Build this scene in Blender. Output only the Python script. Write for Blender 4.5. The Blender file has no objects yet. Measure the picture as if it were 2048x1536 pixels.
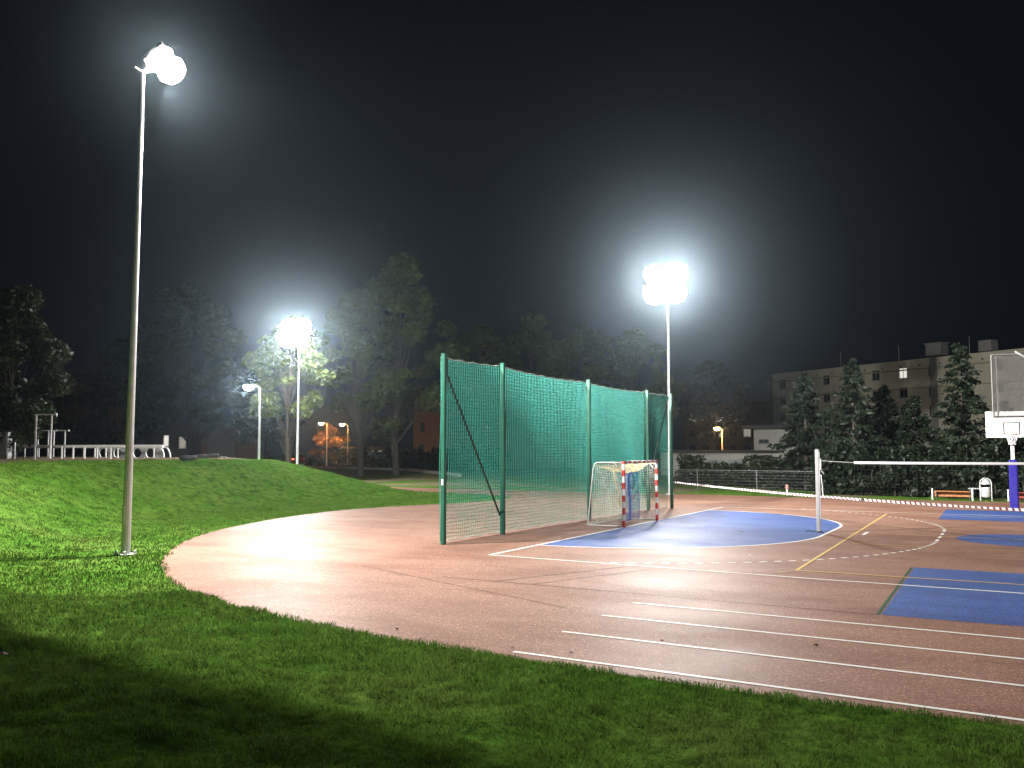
import bpy, math, random
import numpy as np
from mathutils import Vector, Matrix
random.seed(7)
RNG = np.random.default_rng(11)
SC = bpy.context.scene
COL = SC.collection

# ------------------------------------------------------------------ site survey
# x runs along the court, y runs from the bank where the photographer stands to the far side
CAM = np.array([10.872, -28.841, 2.523]); FL = 1827.34; PITCH = .0694; YAW = .49986
_F0 = np.array([-math.sin(YAW), math.cos(YAW), 0.]); _R = np.array([math.cos(YAW), math.sin(YAW), 0.]); _Z = np.array([0, 0, 1.])
_F = _F0*math.cos(PITCH) + _Z*math.sin(PITCH); _U = _Z*math.cos(PITCH) - _F0*math.sin(PITCH)
def at(u, v, d):
    """surveyed point: sight line (u, v) of the 2048 px photo, d metres out"""
    return CAM + d*(_F + _R*(u-1024)/FL - _U*(v-768)/FL)

FOOT = [(120,-20.2),(10,-20.1),(5,-19.9),(1.5,-19.4),(-2,-18.6),(-5.5,-17.2),(-8.6,-15.4),(-11.2,-12.2),(-14.3,-7.4),(-17.0,-2.4),
        (-17.9,2),(-17.6,6),(-16.9,9.5),(-16.6,12),(-17.6,14.2),(-21.5,16.8),(-29,18),(-36,19),(-160,20)]
TRACK = [(80,-19.2),(11,-19.2),(9,-19.25),(7.3,-19.2),(5.3,-19.0),(3.3,-18.82),(1.75,-18.5),(-.3,-18.0),(-1.8,-17.35),(-3.4,-16.45),
         (-5.3,-15),(-6.4,-14.0),(-7.45,-12.85),(-8.7,-11.4),(-9.8,-9.8),(-10.75,-8.0),(-11.5,-6.1),(-12.15,-4.3),(-12.6,-2.4),(-12.87,-.7),(-12.95,.94),(-12.6,3.1),(-11.95,5.2),(-11.2,7.6),
         (-10.9,9.8),(-11.6,12.2),(-14,13.9),(-18,14.6),(-40,15),(-40,18.9),(-22,19.0),(-4.5,19.6),(1.5,19.2),(11,19.4),(80,19.4)]
def sm(t):
    t = np.clip(t, 0, 1); return t*t*(3-2*t)
def sdist(P, x, y, closed=False):
    x = np.asarray(x, float); y = np.asarray(y, float)
    best = np.full(x.shape, 1e9); sg = np.ones(x.shape); ins = np.zeros(x.shape, bool)
    Q = P + P[:1] if closed else P
    for (ax, ay), (bx, by) in zip(Q[:-1], Q[1:]):
        dx, dy = bx-ax, by-ay; L = dx*dx+dy*dy
        t = np.clip(((x-ax)*dx+(y-ay)*dy)/L, 0, 1)
        d = np.hypot(x-ax-t*dx, y-ay-t*dy); c = dx*(y-ay)-dy*(x-ax)
        m = d < best
        best = np.where(m, d, best); sg = np.where(m, np.where(c > 0, 1, -1), sg)
        if dy: ins ^= ((ay > y) != (by > y)) & (x < (bx-ax)*(y-ay)/dy+ax)
    return best*np.where(ins, -1, 1) if closed else best*sg
_LAT = RNG.random((256, 256))
def vnoise(x, y, s, o=0):
    x = np.asarray(x, float)/s+37.3+o*17; y = np.asarray(y, float)/s+91.7+o*29
    i = np.floor(x).astype(int); j = np.floor(y).astype(int); a = sm(x-i); b = sm(y-j)
    g = lambda p, q: _LAT[p % 256, q % 256]
    return (g(i, j)*(1-a)+g(i+1, j)*a)*(1-b)+(g(i, j+1)*(1-a)+g(i+1, j+1)*a)*b
def hz(x, y):
    x = np.asarray(x, float); y = np.asarray(y, float)
    s = sdist(FOOT, x, y)
    W = 6.0+12.*sm((x+12)/18)+3.6*sm((y-3)/8)
    z = 1.9*sm(s/W)
    st = sdist(TRACK, x, y, True)
    near = sm((70-np.hypot(x-CAM[0], y-CAM[1]))/40)
    rough = sm(st/1.5)*near
    bank = sm(s/1.5)
    z = z + rough*(bank*.7+.3)*((vnoise(x, y, 2.3)-.5)*.13+(vnoise((x+y)*.7, (y-x)*.25, .7, 7)-.5)*.16*sm((-9-x)/6)+(vnoise(x, y, .8, 1)-.5)*.09+(vnoise(x, y, .37, 2)-.5)*.07)
    # mown strips along the mound slope
    return z + np.clip(st*.14, -.06, .02)
def gz(x, y): return float(hz(np.array([x]), np.array([y]))[0])

# ------------------------------------------------------------------ materials
class NT:
    def __init__(s, name):
        s.m = bpy.data.materials.new(name); s.m.use_nodes = True
        s.t = s.m.node_tree; s.b = s.t.nodes['Principled BSDF']
    def n(s, typ, **kw):
        o = s.t.nodes.new(typ)
        for k, v in kw.items(): setattr(o, k, v)
        return o
    def l(s, a, b): s.t.links.new(a, b)
    def coord(s): return s.n('ShaderNodeTexCoord').outputs['Object']
    def noise(s, scale, detail=4, rough=.55, vec=None, stretch=None):
        t = s.n('ShaderNodeTexNoise'); t.inputs['Scale'].default_value = scale; t.inputs['Detail'].default_value = detail; t.inputs['Roughness'].default_value = rough
        v = vec or s.coord()
        if stretch:
            mp = s.n('ShaderNodeMapping'); mp.inputs['Scale'].default_value = stretch; s.l(v, mp.inputs['Vector']); v = mp.outputs['Vector']
        s.l(v, t.inputs['Vector']); return t.outputs['Fac']
    def ramp(s, fac, stops):
        r = s.n('ShaderNodeValToRGB'); e = r.color_ramp.elements
        while len(e) < len(stops): e.new(.5)
        for q, (p, c) in zip(e, stops):
            q.position = p; q.color = (c[0], c[1], c[2], 1) if hasattr(c, '__len__') else (c, c, c, 1)
        s.l(fac, r.inputs['Fac']); return r.outputs['Color']
    def mix(s, fac, a, b, mode='MIX'):
        m = s.n('ShaderNodeMix', data_type='RGBA', blend_type=mode)
        for k, v in ((0, fac), (6, a), (7, b)):
            if hasattr(v, 'is_linked'): s.l(v, m.inputs[k])
            else: m.inputs[k].default_value = v if k == 0 else (*v[:3], 1)
        return m.outputs[2]
    def bump(s, h, strength, dist, prev=None):
        b = s.n('ShaderNodeBump'); b.inputs['Strength'].default_value = strength; b.inputs['Distance'].default_value = dist
        s.l(h, b.inputs['Height'])
        if prev: s.l(prev, b.inputs['Normal'])
        return b.outputs['Normal']
def simple(name, col, rough=.5, metal=0., var=.12, scale=6., bump=0., spec=.5):
    t = NT(name); c = np.array(col)
    f = t.noise(scale, 5)
    t.l(t.ramp(f, [(.3, c*(1-var)), (.7, np.minimum(c*(1+var), 1))]), t.b.inputs['Base Color'])
    t.l(t.ramp(t.noise(scale*1.7, 3), [(.3, max(rough-.08, .03)), (.7, min(rough+.08, 1))]), t.b.inputs['Roughness'])
    t.b.inputs['Metallic'].default_value = metal; t.b.inputs['Specular IOR Level'].default_value = spec
    if bump: t.l(t.bump(f, bump, .02), t.b.inputs['Normal'])
    return t.m
def emit(name, col, strength):
    t = NT(name); t.b.inputs['Base Color'].default_value = (.6, .6, .6, 1)
    t.b.inputs['Emission Color'].default_value = (*col, 1); t.b.inputs['Emission Strength'].default_value = strength
    return t.m
def rubber(name, c1, c2, worn):
    """wet granulated sports surface"""
    t = NT(name); co = t.coord()
    base = t.mix(t.ramp(t.noise(.35, 6, .65, co, (1, 1.8, 1)), [(.42, 0), (.60, 1)]), c1, c2)
    gr = t.noise(160, 2, .6, co)
    base = t.mix(t.ramp(gr, [(.40, 0), (.62, 1)]), t.mix(.45, base, (0, 0, 0)), base)
    vo = t.n('ShaderNodeTexVoronoi'); vo.inputs['Scale'].default_value = 90; t.l(co, vo.inputs['Vector'])
    base = t.mix(t.ramp(vo.outputs['Distance'], [(.0, .55), (.16, 0)]), base, worn)
    vc = t.n('ShaderNodeTexVoronoi'); vc.inputs['Scale'].default_value = 62; t.l(co, vc.inputs['Vector']); sp = t.n('ShaderNodeSeparateColor'); t.l(vc.outputs['Color'], sp.inputs[0])
    base = t.mix(1, base, t.ramp(sp.outputs[0], [(0, .55), (.5, .95), (.93, 1.15), (.97, 2.2)]), 'MULTIPLY')
    spots = t.noise(5, 3, .7, co)
    base = t.mix(t.ramp(spots, [(.68, 0), (.74, .5)]), base, t.mix(.6, base, (.02, .015, .01)))
    t.l(base, t.b.inputs['Base Color'])
    wet = t.noise(.30, 8, .68, co, (1.0, 1.7, 1))
    t.b.inputs['Roughness'].default_value = .8; t.b.inputs['Specular IOR Level'].default_value = .10
    t.l(t.ramp(wet, [(.28, .44), (.45, .37), (.60, .29), (.72, .18)]), t.b.inputs['Coat Weight']); t.b.inputs['Coat IOR'].default_value = 1.33
    t.l(t.ramp(wet, [(.30, .43), (.70, .53)]), t.b.inputs['Coat Roughness'])
    nb = t.bump(gr, .8, .008); nb = t.bump(t.noise(45, 3, .6, co), .35, .01, nb); nb = t.bump(t.noise(.9, 4, .6, co), .10, .03, nb)
    t.l(nb, t.b.inputs['Normal']); t.l(t.bump(t.noise(70, 3, .7, co), .5, .006, t.bump(t.noise(.9, 4, .6, co), .10, .03)), t.b.inputs['Coat Normal'])
    return t.m
M = {}
M['red'] = rubber('red_rubber', (.37, .200, .142), (.28, .138, .094), (.55, .34, .24))
M['blue'] = rubber('blue_rubber', (.075, .14, .41), (.055, .11, .34), (.14, .22, .52))
M['oldline'] = rubber('repaired_rubber', (.17, .075, .05), (.14, .06, .042), (.3, .16, .12))
def paint(name, col):
    t = NT(name); co = t.coord()
    w = t.ramp(t.noise(28, 5, .7, co), [(.30, .4), (.45, 0)])
    t.l(t.mix(w, col, [c*.5 for c in col]), t.b.inputs['Base Color']); t.b.inputs['Roughness'].default_value = .7; t.b.inputs['Specular IOR Level'].default_value = .12; t.b.inputs['Coat Weight'].default_value = .2; t.b.inputs['Coat Roughness'].default_value = .4; t.b.inputs['Coat IOR'].default_value = 1.33
    nb = t.bump(t.noise(160, 2, .6, co), .8, .008); t.l(t.bump(t.noise(45, 3, .6, co), .35, .01, nb), t.b.inputs['Normal']); return t.m
M['white_paint'] = paint('white_line_paint', (.80, .78, .74))
M['yellow_paint'] = paint('yellow_line_paint', (.62, .42, .14))
M['green_paint'] = paint('green_line_paint', (.02, .07, .035))
def grassy(name, blade):
    t = NT(name); co = t.coord()
    a = t.ramp(t.noise(.5, 5, .6, co), [(.32, (.056, .140, .016)), (.5, (.082, .172, .024)), (.68, (.110, .185, .034))])
    b = t.ramp(t.noise(3.2, 6, .72, co), [(.36, .42), (.5, .95), (.66, 1.3)])
    c = t.mix(1, a, b, 'MULTIPLY')
    # worn straw coloured patches and the trodden earth of the plateau
    if not blade:
        g = t.n('ShaderNodeNewGeometry'); sx = t.n('ShaderNodeSeparateXYZ'); t.l(g.outputs['Position'], sx.inputs[0])
        at_ = t.n('ShaderNodeAttribute', attribute_name='earth')
        c = t.mix(at_.outputs['Fac'], c, t.ramp(t.noise(1.1, 6, .65, co), [(.3, (.12, .085, .055)), (.7, (.26, .21, .15))]))
        t.l(t.bump(t.noise(22, 5, .7, co), 1., .06), t.b.inputs['Normal'])
    else:
        r = t.n('ShaderNodeObjectInfo')
        c = t.mix(t.ramp(t.noise(45, 2, .7, co), [(.45, 0), (.72, .55)]), c, (.17, .20, .05)); c = t.mix(t.ramp(t.noise(14, 3, .7, co), [(.36, .7), (.52, 0)]), c, (.02, .05, .006))
    if blade:
        tr = t.n('ShaderNodeBsdfTranslucent'); t.l(c, tr.inputs['Color']); mx = t.n('ShaderNodeMixShader'); mx.inputs[0].default_value = .45
        t.l(t.b.outputs[0], mx.inputs[1]); t.l(tr.outputs[0], mx.inputs[2]); t.l(mx.outputs[0], t.t.nodes['Material Output'].inputs['Surface'])
    t.l(c, t.b.inputs['Base Color']); t.b.inputs['Roughness'].default_value = .8; t.b.inputs['Specular IOR Level'].default_value = .12 if blade else .0
    return t.m
M['ground'] = grassy('lawn_ground', False); M['blade'] = grassy('grass_blade', True)
def leafy(name, dark, mid, light):
    t = NT(name); co = t.coord()
    f = t.noise(1.3, 5, .7, co); c = t.ramp(f, [(.3, dark), (.5, mid), (.7, light)])
    t.l(c, t.b.inputs['Base Color']); t.b.inputs['Roughness'].default_value = .5; t.b.inputs['Specular IOR Level'].default_value = .3
    tr = t.n('ShaderNodeBsdfTranslucent'); t.l(c, tr.inputs['Color'])
    mx = t.n('ShaderNodeMixShader'); mx.inputs[0].default_value = .3
    t.l(t.b.outputs[0], mx.inputs[1]); t.l(tr.outputs[0], mx.inputs[2]); t.l(mx.outputs[0], t.t.nodes['Material Output'].inputs['Surface'])
    return t.m
M['leaf'] = leafy('broad_leaf', (.036, .055, .016), (.062, .085, .023), (.10, .12, .04))
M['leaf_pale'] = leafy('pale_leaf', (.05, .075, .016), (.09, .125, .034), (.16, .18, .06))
M['leaf_lamplit'] = leafy('lamplit_leaf', (.11, .06, .02), (.17, .095, .035), (.24, .14, .06))  # orange light of the street lamps put into the leaf colour
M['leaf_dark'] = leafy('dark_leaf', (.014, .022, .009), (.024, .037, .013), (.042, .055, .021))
M['needle'] = leafy('spruce_needle', (.008, .014, .008), (.014, .024, .012), (.027, .04, .02))
M['bark'] = simple('bark', (.06, .05, .038), .85, var=.4, scale=5, bump=.6)
M['galv'] = simple('galvanised_steel', (.58, .59, .59), .45, .25, .14, 3.)
M['galv_dark'] = simple('dark_steel', (.10, .10, .105), .5, .3)
M['housing'] = simple('lamp_housing', (.07, .07, .075), .5, .2)
M['lens'] = emit('floodlight_glass', (1., .99, .95), 350.)
M['lens_far'] = emit('far_floodlight_glass', (1., .99, .95), 330.)
M['lens_s'] = emit('street_lamp_glass', (.95, .98, 1.), 1200.)
M['sodium'] = emit('sodium_lamp_glass', (1., .45, .12), 500.)
M['green_steel'] = simple('green_painted_steel', (.014, .12, .075), .42, .0, .15, 4.)
M['green_dark'] = simple('dark_green_steel', (.006, .035, .024), .5)
M['green_cord'] = simple('green_net_cord', (.024, .31, .245), .6, 0, .1, 9.)
M['rope'] = simple('pale_rope', (.5, .53, .48), .75, 0, .2, 20.)
M['white_steel'] = simple('white_painted_steel', (.78, .78, .76), .38, 0, .06, 5.)
M['red_steel'] = simple('red_painted_steel', (.56, .035, .03), .38, 0, .1, 6.)
M['net_white'] = simple('white_net_cord', (.62, .60, .52), .75, 0, .12, 12.)
M['net_cream'] = simple('cream_net_cord', (.62, .54, .30), .75, 0, .12, 12.)
M['net_blue'] = simple('blue_net_cord', (.02, .10, .42), .7, 0, .12, 12.)
M['net_black'] = simple('black_net_cord', (.03, .03, .03), .8)
M['alu'] = simple('aluminium_profile', (.46, .46, .46), .45, .35, .1, 3.)
M['tape_white'] = simple('white_tape', (.85, .85, .85), .4, 0, .05)
M['tape_red'] = simple('red_tape', (.16, .015, .02), .4, 0, .1)
M['pad'] = simple('blue_vinyl_pad', (.014, .008, .20), .4, 0, .12, 3.)
M['board'] = simple('white_backboard_paint', (.78, .79, .74), .4, 0, .04, 2.)
M['black'] = simple('black_paint', (.025, .025, .028), .45)
M['rim'] = simple('orange_rim_paint', (.55, .09, .04), .4)
M['wood_orange'] = simple('orange_bench_plank', (.36, .13, .04), .5, 0, .3, 7.)
M['wood_red'] = simple('red_bench_plank', (.28, .04, .03), .5, 0, .3, 7.)
M['tyre'] = simple('black_tyre_rubber', (.022, .022, .022), .62, 0, .2, 20., .3)
M['panel_grey'] = simple('grey_panel', (.42, .43, .43), .55, 0, .1, 3.)
M['concrete'] = simple('pale_concrete', (.40, .39, .36), .85, 0, .18, 1.2, .2)
M['asphalt'] = simple('asphalt', (.05, .05, .05), .8, 0, .2, 3., .3)
M['paper'] = simple('white_paper', (.8, .8, .78), .8)
M['deadleaf'] = simple('brown_leaf', (.16, .075, .03), .7, 0, .3, 60.)
M['glass_dark'] = simple('dark_window_glass', (.02, .024, .03), .12, 0, .1, 1., 0, .7)
M['win_white'] = emit('lit_window_glass', (1., .97, .85), .8)
M['win_dim'] = emit('dim_lit_window_glass', (1., .93, .75), .28)
M['shop_lit'] = emit('lit_shop_glass', (.95, 1., .72), .22)
M['shop_spot'] = emit('bright_shop_lamp', (.95, 1., .95), 4.)
M['tail'] = emit('red_tail_lamp', (1., .06, .03), 8.)
M['carpaint'] = simple('dark_car_paint', (.03, .03, .035), .3, .2, .1, 1.)
def plaster(name, c, var=.14):
    t = NT(name); co = t.coord(); c = np.array(c)
    f = t.noise(.35, 6, .65, co); g = t.noise(6, 4, .6, co, (3, 3, .35))
    b = t.ramp(f, [(.3, c*(1-var)), (.7, c*(1+var))]); b = t.mix(t.ramp(g, [(.5, 0), (.75, .3)]), b, c*.62)
    t.l(b, t.b.inputs['Base Color']); t.b.inputs['Roughness'].default_value = .9; t.l(t.bump(t.noise(9, 5, .7, co), .3, .03), t.b.inputs['Normal'])
    return t.m
M['plaster_cream'] = plaster('cream_plaster', (.72, .69, .54)); M['plaster_grey'] = plaster('grey_plaster', (.30, .30, .28))
M['plaster_yellow'] = plaster('ochre_plaster', (.42, .37, .20)); M['plaster_white'] = plaster('white_plaster', (.55, .54, .49), .2)
M['plaster_dark'] = plaster('brown_render', (.13, .10, .08)); M['roof'] = simple('dark_roof_sheet', (.05, .045, .045), .7)
# translucent scratched acrylic of the near backboard
t = NT('translucent_acrylic'); co = t.coord()
t.l(t.ramp(t.noise(2.2, 6, .65, co), [(.3, (.36, .37, .35)), (.7, (.55, .55, .52))]), t.b.inputs['Base Color']); t.b.inputs['Roughness'].default_value = .5
tl = t.n('ShaderNodeBsdfTranslucent'); tl.inputs['Color'].default_value = (.6, .6, .57, 1); m2 = t.n('ShaderNodeMixShader'); m2.inputs[0].default_value = .5; t.l(t.b.outputs[0], m2.inputs[1]); t.l(tl.outputs[0], m2.inputs[2])
tp = t.n('ShaderNodeBsdfTransparent'); mx = t.n('ShaderNodeMixShader'); t.l(t.ramp(t.noise(3, 5, .6, co), [(.3, .30), (.7, .46)]), mx.inputs[0])
t.l(tp.outputs[0], mx.inputs[1]); t.l(m2.outputs[0], mx.inputs[2]); t.l(mx.outputs[0], t.t.nodes['Material Output'].inputs['Surface'])
M['acrylic'] = t.m

# ------------------------------------------------------------------ mesh helpers
class MB:
    def __init__(s): s.v = []; s.f = []; s.mi = []; s.cur = 0
    def add(s, vs, fs):
        o = len(s.v); s.v += [tuple(map(float, v)) for v in vs]; s.f += [tuple(o+i for i in f) for f in fs]; s.mi += [s.cur]*len(fs); return s
    def box(s, c, d, rz=0, M4=None):
        hx, hy, h = d[0]/2, d[1]/2, d[2]/2
        vs = [Vector((sx*hx, sy*hy, q*h)) for q in (-1, 1) for sx, sy in ((-1, -1), (1, -1), (1, 1), (-1, 1))]
        R = M4 or Matrix.Rotation(rz, 3, 'Z')
        vs = [R @ v + Vector(c) for v in vs]
        return s.add(vs, [(3, 2, 1, 0), (4, 5, 6, 7), (0, 1, 5, 4), (1, 2, 6, 5), (2, 3, 7, 6), (3, 0, 4, 7)])
    def bbox(s, c, d, b=.01, rz=0, M4=None):
        """box with chamfered edges"""
        bm = bmesh_box(d, b); R = M4 or Matrix.Rotation(rz, 3, 'Z')
        return s.add([R @ Vector(v)+Vector(c) for v in bm[0]], bm[1])
    def tube(s, pts, r, n=8, cap=True, close=False):
        pts = [Vector(p) for p in pts]; rs = r if hasattr(r, '__len__') else [r]*len(pts)
        vs = []; up = None
        for i, p in enumerate(pts):
            a = pts[i-1] if i else (pts[-1] if close else p); b = pts[i+1] if i < len(pts)-1 else (pts[0] if close else p)
            d = (b-a).normalized() if (b-a).length else Vector((0, 0, 1))
            if up is None: up = Vector((0, 0, 1)) if abs(d.z) < .9 else Vector((1, 0, 0))
            x = d.cross(up).normalized(); y = x.cross(d).normalized(); up = y
            vs += [p+x*math.cos(6.28318*(k+.5)/n)*rs[i]+y*math.sin(6.28318*(k+.5)/n)*rs[i] for k in range(n)]
        m = len(pts); fs = []
        for i in range(m if close else m-1):
            j = (i+1) % m
            fs += [(i*n+k, i*n+(k+1) % n, j*n+(k+1) % n, j*n+k) for k in range(n)]
        if cap and not close: fs += [tuple(range(n))[::-1], tuple((m-1)*n+k for k in range(n))]
        return s.add(vs, fs)
    def lathe(s, prof, c, n=20, axis='Z'):
        vs = []
        for r, z in prof:
            for k in range(n):
                a = 6.28318*k/n; p = (r*math.cos(a), r*math.sin(a), z)
                if axis == 'Y': p = (p[0], p[2], p[1])
                if axis == 'X': p = (p[2], p[0], p[1])
                vs.append((p[0]+c[0], p[1]+c[1], p[2]+c[2]))
        fs = [(i*n+k, i*n+(k+1) % n, (i+1)*n+(k+1) % n, (i+1)*n+k) for i in range(len(prof)-1) for k in range(n)]
        return s.add(vs, fs)
    def poly(s, pts, z0, z1=None):
        n = len(pts)
        if z1 is None: return s.add([(x, y, z0) for x, y in pts], [tuple(range(n))])
        return s.add([(x, y, z0) for x, y in pts]+[(x, y, z1) for x, y in pts], [tuple(range(n))[::-1], tuple(range(n, 2*n))]+[(i, (i+1) % n, n+(i+1) % n, n+i) for i in range(n)])
    def build(s, name, mats, parent=None, smooth=False, loc=None):
        me = bpy.data.meshes.new(name); me.from_pydata(s.v, [], s.f)
        for m in (mats if isinstance(mats, (list, tuple)) else [mats]): me.materials.append(m)
        if any(s.mi): me.polygons.foreach_set('material_index', s.mi)
        if smooth: me.polygons.foreach_set('use_smooth', [True]*len(me.polygons))
        me.update(); o = bpy.data.objects.new(name, me); COL.objects.link(o)
        if smooth:
            try: me.set_sharp_from_angle(angle=math.radians(40))
            except Exception: pass
        if parent: o.parent = parent
        if loc is not None: o.location = loc
        return o
_bc = {}
def bmesh_box(d, b):
    k = (tuple(round(q, 4) for q in d), b)
    if k not in _bc:
        import bmesh
        bm = bmesh.new(); bmesh.ops.create_cube(bm, size=1)
        for v in bm.verts: v.co = Vector((v.co.x*d[0], v.co.y*d[1], v.co.z*d[2]))
        bmesh.ops.bevel(bm, geom=bm.edges[:], offset=min(b, min(d)*.4), segments=1, affect='EDGES')
        bm.verts.index_update(); _bc[k] = ([tuple(v.co) for v in bm.verts], [tuple(v.index for v in f.verts) for f in bm.faces]); bm.free()
    return _bc[k]
def thing(name, label, cat, loc=(0, 0, 0), rz=0, group=None):
    o = bpy.data.objects.new(name, None); COL.objects.link(o); o.location = loc; o.rotation_euler = (0, 0, rz); o.empty_display_size = .2
    return tag(o, label, cat, group)
def tag(o, label, cat, group=None):
    o['label'] = label; o['category'] = cat
    if group: o['group'] = group
    return o
def kind(o, k='structure'): o['kind'] = k; return o
def dup(root, loc, rz, label, group=None):
    def cp(o, par):
        c = o.copy(); COL.objects.link(c); c.parent = par
        for ch in list(o.children): cp(ch, c)
        return c
    r = cp(root, None); r.location = loc; r.rotation_euler = (0, 0, rz); r['label'] = label
    if group: r['group'] = group
    return r
def rawmesh(name, V, n, mat, parent=None):
    """V: (faces*n, 3) array, every face on its own n vertices"""
    V = np.ascontiguousarray(V, np.float32); nf = len(V)//n
    me = bpy.data.meshes.new(name); me.vertices.add(len(V)); me.vertices.foreach_set('co', V.ravel())
    me.loops.add(len(V)); me.loops.foreach_set('vertex_index', np.arange(len(V), dtype=np.int32))
    me.polygons.add(nf); me.polygons.foreach_set('loop_start', np.arange(0, nf*n, n, dtype=np.int32)); me.polygons.foreach_set('loop_total', np.full(nf, n, np.int32))
    me.materials.append(mat); me.update(calc_edges=True); me.validate()
    o = bpy.data.objects.new(name, me); COL.objects.link(o)
    if parent: o.parent = parent
    return o

# ------------------------------------------------------------------ ground
def axis(lo, hi, st, far):
    a = list(np.arange(lo, hi+1e-6, st)); e = st
    x = hi; up = []
    while x < far: e *= 1.22; x += e; up.append(x)
    e = st; x = lo; dn = []
    while x > -far: e *= 1.22; x -= e; dn.append(x)
    return np.array(dn[::-1]+a+up)
xs = axis(-30, 20, .22, 230); ys = axis(-31, 22, .22, 230)
X, Y = np.meshgrid(xs, ys); Zg = hz(X, Y); nx, ny = len(xs), len(ys)
me = bpy.data.meshes.new('ground'); idx = np.arange(nx*ny).reshape(ny, nx)
me.from_pydata(np.c_[X.ravel(), Y.ravel(), Zg.ravel()].tolist(), [], np.stack([idx[:-1, :-1], idx[:-1, 1:], idx[1:, 1:], idx[1:, :-1]], -1).reshape(-1, 4).tolist())
me.polygons.foreach_set('use_smooth', [True]*len(me.polygons)); me.materials.append(M['ground'])
s_ = sdist(FOOT, X, Y); earth = sm((s_-6.4-2.5*vnoise(X, Y, 3))/1.2)*sm((-12-X)/6)
earth = np.maximum(earth, .85*sm((Y-19.5)/1.5)*sm((vnoise(X, Y, 2, 3)-.25)*2))
ea = me.attributes.new('earth', 'FLOAT', 'POINT'); ea.data.foreach_set('value', earth.ravel().astype(np.float32))
ground = bpy.data.objects.new('ground', me); COL.objects.link(ground); kind(ground)

# ------------------------------------------------------------------ sports surface and markings
kind(MB().poly(TRACK, 0).build('running_track', M['red']))
def strip(mb, pts, w, z):
    pts = [Vector((p[0], p[1], 0)) for p in pts]; L = []; R = []
    for i, p in enumerate(pts):
        d = (pts[min(i+1, len(pts)-1)]-pts[max(i-1, 0)]).normalized(); n = Vector((-d.y, d.x, 0))*w/2
        L.append((p.x+n.x, p.y+n.y, z)); R.append((p.x-n.x, p.y-n.y, z))
    n = len(pts); mb.add(L+R, [(i, n+i, n+i+1, i+1) for i in range(n-1)])
def arc(cx, cy, r, a0, a1, n): return [(cx+r*math.cos(a0+(a1-a0)*i/n), cy+r*math.sin(a0+(a1-a0)*i/n)) for i in range(n+1)]
H = math.pi/2
D6 = arc(0, -1.54, 6, -H, 0, 28)+arc(0, 1.54, 6, 0, H, 28)
m = MB().poly(D6, .0025); m.poly([(8.95+.1, -13.87), (13.9, -13.87), (13.7, -7.68), (8.98, -7.68)], .0025); m.poly([(8.5, 6.9), (13.4, 6.9), (13.4, 12.6), (8.42, 12.6)], .0025)
m.poly(arc(11.2, -.15, 1.8, 0, 4*H, 48)[:-1], .0025)
kind(m.build('blue_court_surface', M['blue']))
w = MB()
strip(w, [(0, -10.05), (0, 9.8)], .085, .005); strip(w, [(.03, -10.03), (7.66, -10.45), (11, -10.53), (40, -10.6)], .075, .006); strip(w, [(.03, 9.74), (6.2, 9.72), (40, 9.7)], .08, .006)
strip(w, D6, .085, .0055); strip(w, [(7, -.55), (7, .45)], .09, .0055)
for y0, y1 in ((-14.66, -14.86), (-15.94, -16.16), (-17.32, -17.57), (-18.73, -18.97)):
    strip(w, [(5.37, y0), (10.9, y1), (60, y1-.3)], .07, .0055)
D9 = arc(0, -1.54, 9, -H*.78, 0, 60)+arc(0, 1.54, 9, 0, H*.78, 60); acc = 0; seg = []; on = True
fine = []
for a, b in zip(D9[:-1], D9[1:]):
    for k in range(6): fine.append((a[0]+(b[0]-a[0])*k/6, a[1]+(b[1]-a[1])*k/6))
for a, b in zip(fine[:-1], fine[1:]):
    seg.append(a); acc += math.hypot(b[0]-a[0], b[1]-a[1])
    if acc > .17:
        seg.append(b)
        if on and len(seg) > 1: strip(w, seg, .085, .0055)
        on = not on; acc = 0; seg = []
kind(w.build('white_court_lines', M['white_paint']))
w = MB()
strip(w, [(6.9, -9.4), (6.6, 8.75)], .07, .0088); strip(w, [(6.94, -9.38), (40, -9.55)], .07, .0083); strip(w, [(6.6, 8.75), (40, 8.7)], .07, .0083)
for y in (-3.2, 2.75, -.05): strip(w, [(7.1, y), (40, y)], .055, .0083)
strip(w, [(6.78, -9.7), (6.62, -9.85)], .05, .0083)
kind(w.build('yellow_court_lines', M['yellow_paint']))
w = MB(); strip(w, [(9.0, -13.87), (8.93, -7.68)], .05, .0042); kind(w.build('green_court_line', M['green_paint']))
w = MB()
strip(w, [(1.0, -13.6), (9.0, -13.9)], .05, .0028); strip(w, [(2.2, -13.62), (3.6, -10.5)], .05, .0032); strip(w, [(3.0, -13.66), (4.2, -10.6)], .05, .0032); strip(w, [(-1.5, -13.0), (4.6, -15.6)], .035, .0025)
kind(w.build('repaired_court_lines', M['oldline']))

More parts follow.
